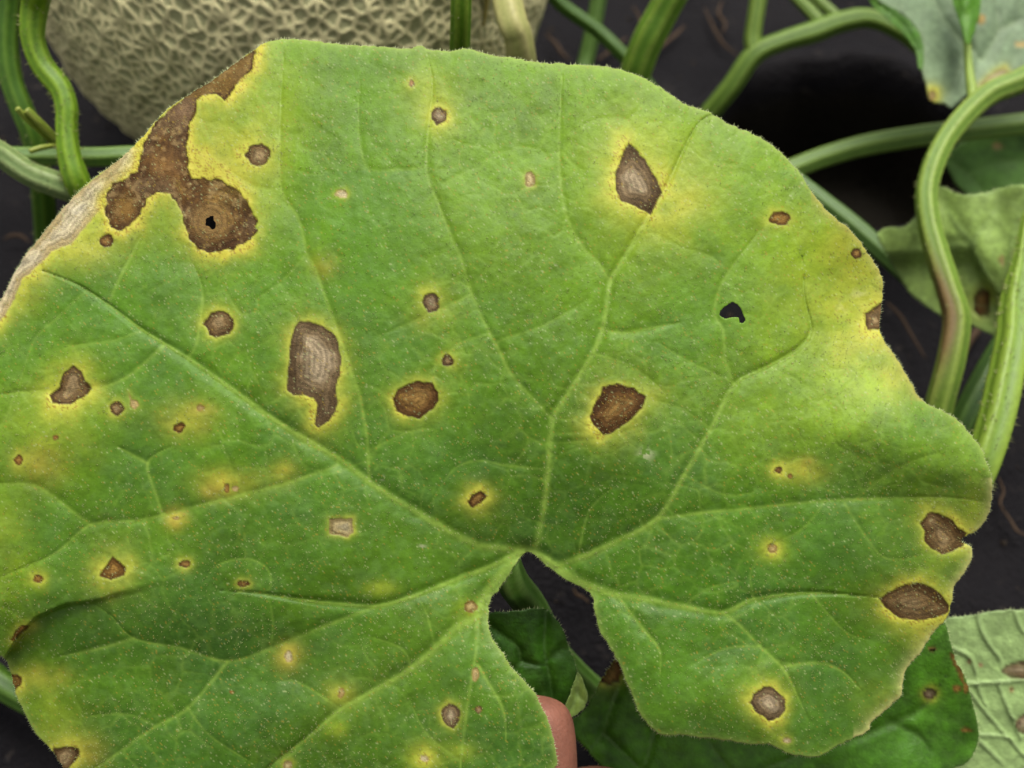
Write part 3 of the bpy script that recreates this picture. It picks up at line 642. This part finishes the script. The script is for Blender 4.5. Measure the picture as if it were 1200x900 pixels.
vine('bright ribbed leaf stalk curving down in front of the melon to a pale joint', [(66,-60,.285,32),(48,-20,.292,32),(41,5,.297,31),(38,43,.299,28),(49,76,.300,27),(70,103,.300,26),(78,127,.300,25),(78,152,.300,25),(81,182,.300,26),(90,212,.301,30),(104,238,.305,26)], A(105,155,22), A(142,185,48), rib_amt=.05, hairs=260, hair_len=7, name='leaf_stalk', ribs=7)
vine('dark green stalk beside the melon, behind the bright ribbed stalk', [(16,-60,.322,28),(11,0,.328,27),(8,50,.331,26),(12,90,.333,26),(24,125,.335,26),(38,160,.338,26),(48,205,.345,26),(53,260,.362,26),(56,320,.392,26)], A(70,120,30), A(105,150,50), hairs=120, hair_len=6, name='leaf_stalk', ribs=7)
vine('pale grey-green furry stem joining the bright ribbed stalk beside the leaf', [(-70,140,.292,26),(-35,160,.296,27),(0,180,.300,27),(34,203,.302,27),(70,217,.304,29),(98,226,.307,29),(135,245,.315,27),(180,275,.33,26),(230,310,.355,26)], A(128,162,112), A(165,192,145), hairs=420, hair_len=5)
vine('green stem lying level behind the joint of the pale furry stem', [(-60,172,.318,22),(0,182,.319,22),(60,183,.320,22),(110,184,.321,23),(150,182,.322,22),(200,180,.324,20)], A(88,135,50), A(125,165,85))
for (pp, c) in (([(66,172,.3095,6),(50,156,.304,7),(34,142,.300,7),(20,127,.297,7)], 'slim yellow-green tendril stub, the longer of two beside the stalk joint'),
                ([(75,172,.306,9),(60,157,.303,9),(45,142,.300,9),(31,129,.298,9)], 'thicker green tendril stub with a pale cut tip beside the stalk joint'),
                ([(75,172,.306,6),(62,171,.303,6),(48,173,.301,7),(35,177,.300,7)], 'short pale level tendril stub at the stalk joint')):
    vine(c, pp, A(130,160,60), A(175,190,100), 'tendril', name='tendril_stub', ribs=3, sides=12, rib_amt=.03)
vine('bright green upright leaf stalk in front of the melon, left of its pale stalk', [(545,-90,.268,24),(541,-30,.275,24),(540,20,.281,24),(538,70,.291,24),(533,130,.31,24),(528,190,.335,24),(524,260,.375,24)], A(105,160,35), A(160,200,80), ribs=6, hairs=80, hair_len=5, name='leaf_stalk')
vine('thin dark green stem slanting down behind the thick stalk, right of the melon', [(600,-45,.37,15),(640,-12,.375,16),(662,9,.377,17),(700,36,.379,17),(735,70,.380,17),(765,108,.384,17),(800,160,.397,17)], D1, D2)
vine('thick speckled green stalk slanting into the top edge of the spotted leaf', [(822,-70,.345,36),(795,-20,.35,35),(776,15,.354,35),(757,52,.358,34),(742,92,.364,34),(724,140,.378,34),(700,200,.398,34)], A(92,145,42), A(140,180,75), hairs=120, hair_len=5, name='leaf_stalk')
vine('blurred pale stem upright behind the thin dark stem', [(712,-50,.425,18),(703,-10,.427,18),(694,38,.429,18),(684,82,.430,18),(676,130,.424,18)], A(75,115,45), A(105,145,75))
vine('forked green vine, long arm running level across the black film', [(800,170,.418,22),(832,132,.410,22),(858,100,.405,22),(884,64,.402,23),(918,48,.402,22),(952,38,.403,24),(985,26,.404,24),(1020,22,.405,22),(1060,40,.405,20),(1095,70,.405,20)], A(92,132,48), A(130,165,80))
vine('short upright shoot rising from the fork of the green vine', [(898,-40,.398,19),(890,-8,.400,19),(885,22,.401,18),(882,45,.402,19),(884,66,.402,18)], A(105,145,58), A(145,178,95), name='side_shoot')
vine('slim shoot slanting into the forked vine', [(900,-50,.41,13),(925,-12,.41,13),(948,12,.407,14),(968,34,.404,14)], A(95,135,55), A(140,170,95), name='side_shoot')
vine('slim shoot beside the first, meeting the forked vine further along', [(930,-50,.41,12),(950,-10,.408,12),(972,12,.406,12),(990,28,.404,12)], A(105,140,65), A(140,170,100), name='side_shoot')
vine('smooth green vine running level behind the curved stalk', [(860,222,.385,24),(925,199,.388,24),(965,184,.390,24),(1015,170,.391,25),(1080,159,.391,25),(1140,152,.391,25),(1220,143,.392,25),(1300,138,.394,25)], A(92,135,50), A(128,165,78))
vine('curved ribbed leaf stalk with a brown scar, looping past the spotted leaf', [(1265,55,.345,27),(1230,76,.346,27),(1195,95,.347,27),(1163,108,.347,26),(1138,128,.346,26),(1112,158,.343,25),(1095,190,.340,25),(1086,225,.337,25),(1089,262,.334,26),(1099,300,.331,27),(1112,340,.328,28),(1121,375,.326,31),(1115,420,.325,32),(1102,470,.326,32),(1088,530,.331,32),(1070,600,.345,32)], A(108,152,52), A(155,188,92), hairs=200, hair_len=6, name='leaf_stalk',
     patches=[(.72, .10, k, .75, BR, .85) for k in (5.0,)])
vine('stout hairy leaf stalk with a deep furrow beside the lower right of the spotted leaf', [(1204,250,.324,10),(1198,300,.320,18),(1192,335,.317,27),(1189,364,.315,34),(1188,395,.311,36),(1180,440,.307,38),(1168,495,.303,40),(1150,548,.301,40),(1120,605,.304,38),(1070,680,.32,36)], A(118,160,50), A(152,188,78), ribs=5, rib_amt=.11, hairs=420, hair_len=9, name='leaf_stalk')
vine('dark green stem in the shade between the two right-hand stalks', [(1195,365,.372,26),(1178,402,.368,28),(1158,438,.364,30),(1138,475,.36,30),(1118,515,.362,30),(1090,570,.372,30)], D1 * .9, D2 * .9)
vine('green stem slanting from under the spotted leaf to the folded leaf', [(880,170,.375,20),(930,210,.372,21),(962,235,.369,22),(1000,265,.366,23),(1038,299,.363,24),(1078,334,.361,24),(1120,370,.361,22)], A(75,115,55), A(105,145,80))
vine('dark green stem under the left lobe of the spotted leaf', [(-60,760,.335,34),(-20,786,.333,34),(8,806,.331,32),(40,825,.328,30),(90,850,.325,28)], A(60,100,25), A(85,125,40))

# ------------------------------------------------------------------ the other leaves
def back_leaf(label, outline, color, depth, veins, vcol, spots=(), step=3.2, height=None, hairs=True, name='melon_leaf', vw=(2.4, 1.2), raise_=0., groove=3., noise=.25, under=None, blade_name='blade', parent=None, puff=6, vamt=.55):
    t = parent or thing(name, label, 'leaf')
    Lf = Leaf(outline, step, lambda U, V: color * (1 + noise * 2 * fbm(U, V, 40, 12, 4) + noise * fbm(U, V, 9, 13))[..., None], serr=.6)
    for k, p in enumerate(veins): Lf.vein(p, vw[0], vw[1], vcol, vamt, raise_, k < 2, groove)
    Lf.h += puff * (1 - np.exp(-Lf.vd / 26)) + 3 * fbm(Lf.U, Lf.V, 36, 16, 3)
    if height: Lf.h += height(Lf.U, Lf.V)
    Lf.mix(np.exp(-Lf.edge / 2.6) * .5, vcol)
    for s in spots: Lf.spot(*s[0:1], **s[1])
    e = voro_edges(Lf.U + 10 * fbm(Lf.U, Lf.V, 30, 3), Lf.V + 10 * fbm(Lf.U, Lf.V, 30, 4), 24, 9); Lf.mix(np.exp(-(e / 1.6) ** 2) * .16, vcol); Lf.h -= .5 * np.exp(-(e / 2) ** 2)
    sp = rng.choice(np.arange(Lf.U.size), Lf.U.size // 60, replace=False); Lf.col.reshape(-1, 3)[sp] *= 1.35
    Lf.build(depth, t, M_BACKLEAF, .0005, under, blade_name=blade_name)
    if hairs: edge_hairs(Lf, depth, 3.2, 2.5, 6, .7, t)
    return t

lin = lambda d0, du, dv, uc, vc: (lambda u, v, h: d0 + du * (np.asarray(u) - uc) + dv * (np.asarray(v) - vc) - h * 2e-4)
# pale leaf, upper right
lt = back_leaf('pale grey-green leaf with a folded dark rim, above the level vine', [(1010,-40),(1028,0),(1052,14),(1070,30),(1081,52),(1080,82),(1086,102),(1090,119),(1106,122),(1116,127),(1130,114),(1150,106),(1180,88),(1235,60),(1275,-30),(1160,-90),(1060,-80)],
    A(140,165,125), lin(.362, .00002, -.00004, 1140, 60), [[(1135,55),(1152,70),(1170,30),(1162,-10)],[(1135,55),(1110,30),(1085,-20)],[(1137,108),(1146,75),(1172,35)],[(1172,35),(1200,20)],[(1135,55),(1120,90),(1108,118)]], A(165,188,140),
    [(ell(1092,112,7,7), dict(kind='tan', halo=6)), (np.array([(1148,100),(1160,88),(1178,78),(1182,86),(1165,100)]), dict(kind='pale', halo=4, wob=.8)), (ell(1150,22,5,6), dict(kind='tan')), (ell(1196,52,8,4), dict(kind='tan'))], groove=2)
back_leaf('', [(1016,-8),(1030,1),(1052,13),(1071,29),(1082,52),(1081,83),(1076,78),(1072,58),(1058,40),(1040,22),(1022,8)], A(78,128,38), lin(.3575, .00002, -.00004, 1140, 60), [[(1026,4),(1056,28),(1076,58)],[(1030,6),(1040,16)]], A(110,150,55), blade_name='folded_rim', parent=lt, hairs=False, step=2.4, puff=2)
back_leaf('', [(1112,-40),(1150,-40),(1149,8),(1144,32),(1136,52),(1131,50),(1124,24),(1116,0)], A(88,145,32), lin(.352, 0, -.00004, 1130, 20), [[(1134,50),(1132,10),(1130,-30)],[(1133,20),(1140,5)]], A(120,170,60), blade_name='folded_lobe', parent=lt, hairs=False, step=2.4, puff=2, height=lambda U, V: 14 * np.exp(-((U - 1133) / 9) ** 2))
tube('petiole', [(1133,36,.3575,7),(1134,60,.3555,9),(1136,85,.352,10),(1139,108,.3485,12),(1140,122,.3465,12)], A(140,178,80), A(170,200,110), parent=lt, sides=14)
# folded leaf on the right
def fold_h(U, V):
    fu = [1020, 1090, 1116, 1138, 1152, 1170, 1190, 1280]; fv = [292, 288, 286, 284, 312, 338, 366, 372]
    dv = V - np.interp(U, fu, fv); return -34 * sstep(0, 1, dv / 26) - .16 * np.maximum(dv, 0) - 8 * np.exp(-np.abs(dv) / 14) + 5 * np.sin(U * .09)
back_leaf('folded mid-green leaf with one dark round spot, on the stout hairy stalk', [(1028,276),(1040,267),(1059,266),(1076,250),(1098,220),(1111,221),(1125,228),(1152,226),(1179,219),(1200,217),(1262,222),(1285,300),(1255,372),(1205,384),(1180,398),(1152,388),(1133,379),(1106,372),(1073,350),(1055,326),(1040,300)],
    A(162,192,98), lin(.333, -.00009, -.00002, 1180, 340), [[(1190,366),(1170,338),(1152,312),(1140,286),(1158,258),(1172,240)],[(1190,362),(1183,320),(1186,280),(1202,232)],[(1116,286),(1130,286),(1140,287)],[(1140,286),(1120,262),(1105,235)],[(1186,355),(1215,320),(1245,300)],[(1190,368),(1150,360),(1100,350)]], A(158,188,112),
    [(ell(1151,355,11,17), dict(kind='dark', halo=7, hamt=.4)), (ell(1174,305,3,7), dict(kind='tan'))], height=fold_h, groove=1.5, raise_=2.5, vw=(4, 2))
back_leaf('shaded smooth leaf behind the folded leaf, under the level vine', [(1108,192),(1118,172),(1150,160),(1200,152),(1262,160),(1268,240),(1200,240),(1160,236),(1130,226)], A(98,145,55), lin(.398, 0, 0, 1180, 200), [[(1112,190),(1135,205),(1155,228)],[(1135,205),(1170,190),(1230,185)]], A(130,170,85), [(ell(1168,172,6,5), dict(kind='tan'))], groove=1.5)
# lower right leaves
back_leaf('dark green leaf with a brown withered tip under the lower right of the spotted leaf', [(722,771),(704,797),(693,819),(681,836),(664,848),(675,865),(690,882),(706,900),(740,940),(850,985),(1000,985),(1085,940),(1116,902),(1131,896),(1142,882),(1147,860),(1142,833),(1136,809),(1129,789),(1121,776),(1113,749),(1107,730),(1085,705),(1000,665),(900,685),(800,725),(745,748)],
    A(82,138,24), lin(.277, .00001, .00003, 900, 820), [[(726,805),(717,825),(707,859),(690,878)],[(707,859),(745,897),(790,930)],[(766,859),(756,894),(735,930)],[(766,859),(790,830),(830,800)],[(940,880),(990,870),(1040,850),(1080,830),(1110,790)],[(1040,845),(1075,862),(1090,880)],[(900,900),(930,888),(960,870)],[(830,868),(840,885),(862,910)]], A(112,150,72),
    [(np.array([(722,768),(729,785),(726,799),(714,803),(703,798),(712,784)]), dict(kind='dark', halo=6)), (ell(1090,814,8,7.5), dict(kind='grey', halo=4, hamt=.4)), (np.array([(1113,765),(1121,768),(1131,790),(1128,800),(1118,782)]), dict(kind='rust')), (ell(1121,807,5,5), dict(kind='rust')), (ell(1092,760,5,3), dict(kind='dark')), (ell(1134,855,7,3), dict(kind='rust')), (ell(1132,806,4,6), dict(kind='rust'))], noise=.4,
    height=lambda U, V: -10 * sstep(1085, 1145, U) * sstep(820, 880, V) + 20 * fbm(U, V, 120, 6))
back_leaf('pale leaf underside with raised veins, beyond the dark green leaf', [(1100,733),(1122,723),(1145,720),(1165,716),(1200,715),(1265,722),(1295,800),(1285,920),(1200,985),(1120,960),(1085,900),(1080,800)],
    A(180,212,132), lin(.296, -.00002, .00002, 1150, 800), [[(1080,800),(1130,801),(1170,800),(1200,797),(1290,790)],[(1130,801),(1160,840),(1200,885),(1240,930)],[(1145,718),(1150,738),(1160,756),(1173,775),(1172,800)],[(1190,718),(1196,735),(1210,752)],[(1145,802),(1152,820),(1160,834)],[(1170,802),(1178,822),(1187,841),(1200,846)],[(1118,760),(1138,772),(1146,800)],[(1148,868),(1165,885),(1182,902)],[(1147,862),(1170,862),(1190,868)],[(1187,841),(1198,870)]], A(175,202,135),
    [(np.array([(1173,787),(1180,780),(1190,776),(1206,776),(1216,786),(1206,796),(1185,795)]), dict(kind='grey', wob=1)), (ell(1200,848,10,12), dict(kind='grey')), (ell(1185,808,3,4), dict(kind='tan')), (ell(1136,775,2.5,2.5), dict(kind='brown', part=False)), (ell(1149,779,2.5,2.5), dict(kind='brown', part=False))], raise_=3.2, groove=0, puff=0, step=2.4, vamt=.7, vw=(2.2, 1.4))
# small leaf in the notch
ls = back_leaf('small dark green leaf with a pale turned-over corner, in the notch of the spotted leaf', [(560,724),(573,718),(603,716),(638,713),(649,723),(660,738),(667,761),(675,781),(675,797),(668,813),(660,828),(645,850),(600,868),(545,830),(528,770)],
    A(66,118,22), lin(.262, .00002, .00004, 620, 770), [[(640,716),(638,760),(645,800),(650,850)],[(575,735),(606,758),(612,775),(640,780)],[(612,775),(590,800)],[(660,760),(640,775)]], A(95,135,65), noise=.4, step=2.4)
back_leaf('', [(678,787),(686,804),(689,819),(684,831),(673,839),(662,847),(658,840),(662,826),(668,812),(674,795)], A(165,195,90), lin(.2595, .00002, .00004, 620, 770), [[(678,790),(676,815),(664,842)],[(676,812),(684,822)]], A(160,190,115), blade_name='turned_corner', parent=ls, hairs=False, step=2., puff=2)

# ------------------------------------------------------------------ hand under the leaf
def build_hand():
    lf = lambda u, v, dd, r: (P(u, v, main_depth(u, v, 0) + dd), r)
    tip, _ = lf(620, 832, .0112, 0)
    J = []
    def V3(p, r): J.append((np.array(p, float), r)); return len(J) - 1
    E = []
    def chain(root, *vs):
        a = root
        for p, r in vs:
            b = V3(p, r); E.append((a, b)); a = b
    wrist = V3((.012, -.085, .030), .0225)
    palm = V3((.014, -.050, .036), .0255); E.append((wrist, palm))
    chain(wrist, ((.016, -.13, .034), .023), ((.022, -.19, .048), .030), ((.03, -.27, .075), .036))
    kn = V3((.014, -.022, .040), .0235); E.append((palm, kn))
    chain(kn, ((-.004, .004, .050), .0105), ((tip[0] - .003, tip[1] - .040, tip[2] - .026), .0098), ((tip[0] - .001, tip[1] - .020, tip[2] - .012), .0092), ((tip[0], tip[1] - .004, tip[2] - .0015), .0084), (tip + np.array([0, .0035, .0005]), .0066))
    chain(kn, ((.016, .006, .044), .0105), ((.0165, .030, .042), .0096), ((.0170, .058, .054), .0092), ((.0175, .069, .0575), .0078))
    chain(kn, ((.033, .002, .038), .0100), ((.036, .024, .032), .0092), ((.036, .040, .036), .0085), ((.036, .048, .041), .0074))
    chain(kn, ((.047, -.006, .033), .0090), ((.052, .012, .026), .0080), ((.053, .024, .027), .0074), ((.053, .032, .031), .0064))
    chain(palm, ((-.014, -.036, .042), .0140), ((-.028, -.012, .050), .0110), ((-.031, .012, .058), .0100), ((-.028, .027, .064), .0082))
    me = bpy.data.meshes.new('hand'); me.from_pydata([tuple(p) for p, r in J], E, [])
    o = bpy.data.objects.new('person', me); COL.objects.link(o); me.materials.append(M_SKIN)
    md = o.modifiers.new('skin', 'SKIN'); sv = me.skin_vertices[0].data
    for k, (p, r) in enumerate(J): r *= 1.22; sv[k].radius = (r, r * (.72 if k in (1, 5) else 1)); sv[k].use_root = (k == 0)
    md.use_smooth_shade = True; md.branch_smoothing = .6
    s = o.modifiers.new('sub', 'SUBSURF'); s.levels = 3; s.render_levels = 3
    tag(o, 'bare hand with a fingertip propping up the spotted leaf from below', 'person')
build_hand()

# ------------------------------------------------------------------ litter on the film
def ground_pt(u, v):
    return gdepth(v)
straws = [((768,62),(778,52),(792,40),(803,30),'short brown dry straw on the film behind the thin dark stem'),((700,70),(712,62),(724,52),(735,44),'brown dry straw slanting beside the blurred pale stem'),
          ((826,10),(836,32),(848,52),(866,66),'curled thin brown straw left of the upright shoot'),
          ((1040,355),(1055,370),(1068,392),(1085,420),'long rusty straw in the gap beside the curved stalk'),((1128,420),(1136,400),(1146,386),(1152,372),'broad rusty leaf shred in the dark between the right-hand stalks'),((1178,600),(1186,612),(1192,622),(1204,628),'brown straw right of the stout hairy stalk'),((742,8),(750,22),(752,36),(762,50),'rusty curled straw between the thin dark stem and the thick stalk'),((846,2),(842,16),(850,28),(846,40),'short bent straw on the film left of the upright shoot'),((1170,560),(1176,576),(1172,590),(1180,604),'kinked brown straw just below the stout hairy stalk'),((672,690),(676,697),(683,700),(690,706),'tiny pale straw on the film seen through the leaf notch'),((640,40),(652,52),(658,62),(668,70),'straight dull straw at the foot of the melon'),((5,280),(14,276),(26,277),(34,284),'pale curled straw at the foot of the dark green stalk')]
for k, (a, b, c, d, lab) in enumerate(straws):
    wd = 9 if 'broad' in lab else 3.5
    pts = [(q[0], q[1], gdepth(q[1]) - .0012, wd * s) for q, s in zip((a, b, c, d), (.6, 1, 1, .4))]
    o = tube('dry_straw', pts, A(110, 72, 40), A(150, 105, 62), ribs=2, rib_amt=.2, sides=8, spp=6, mat=M_STRAW); tag(o, lab, 'straw', 'dry straws on the black film')
def crumbs():
    n = 2600; x = rng.uniform(-.3, .34, n); y = rng.uniform(.02, .55, n); s = .0004 + .0011 * rng.random(n) ** 4
    hc = P(985, 165, gdepth(165)); keep = np.hypot((x - hc[0]) / .062, (y - hc[1]) / .044) > 1; x, y, s = x[keep], y[keep], s[keep]; n = len(x)
    V = []; Fc = []
    base = np.array([(1, 0, 0), (-.5, .8, 0), (-.5, -.8, 0), (0, 0, 1), (.2, .1, -1)])
    tri = np.array([(0, 1, 3), (1, 2, 3), (2, 0, 3), (1, 0, 4), (2, 1, 4), (0, 2, 4)])
    zz = .004 * fbm(x + 9, y + 9, .06, 3) + .003 * fbm(x * .5 + 9, y + 9, .02, 5, 2) - .003
    an = rng.random(n) * 6.3
    for k in range(n):
        ca, sa = math.cos(an[k]), math.sin(an[k]); b = base * s[k] * (.7 + .6 * rng.random((5, 1)))
        V.append(np.stack([b[:, 0] * ca - b[:, 1] * sa + x[k], b[:, 0] * sa + b[:, 1] * ca + y[k], b[:, 2] * .7 + zz[k] + s[k] * .3], -1)); Fc.append(tri + 5 * k)
    o = mesh_obj('soil_crumbs', np.concatenate(V), np.concatenate(Fc), M_CRUMB, smooth=False); o['kind'] = 'stuff'
    tag(o, 'tiny brown soil crumbs scattered over the black film', 'soil')
crumbs()
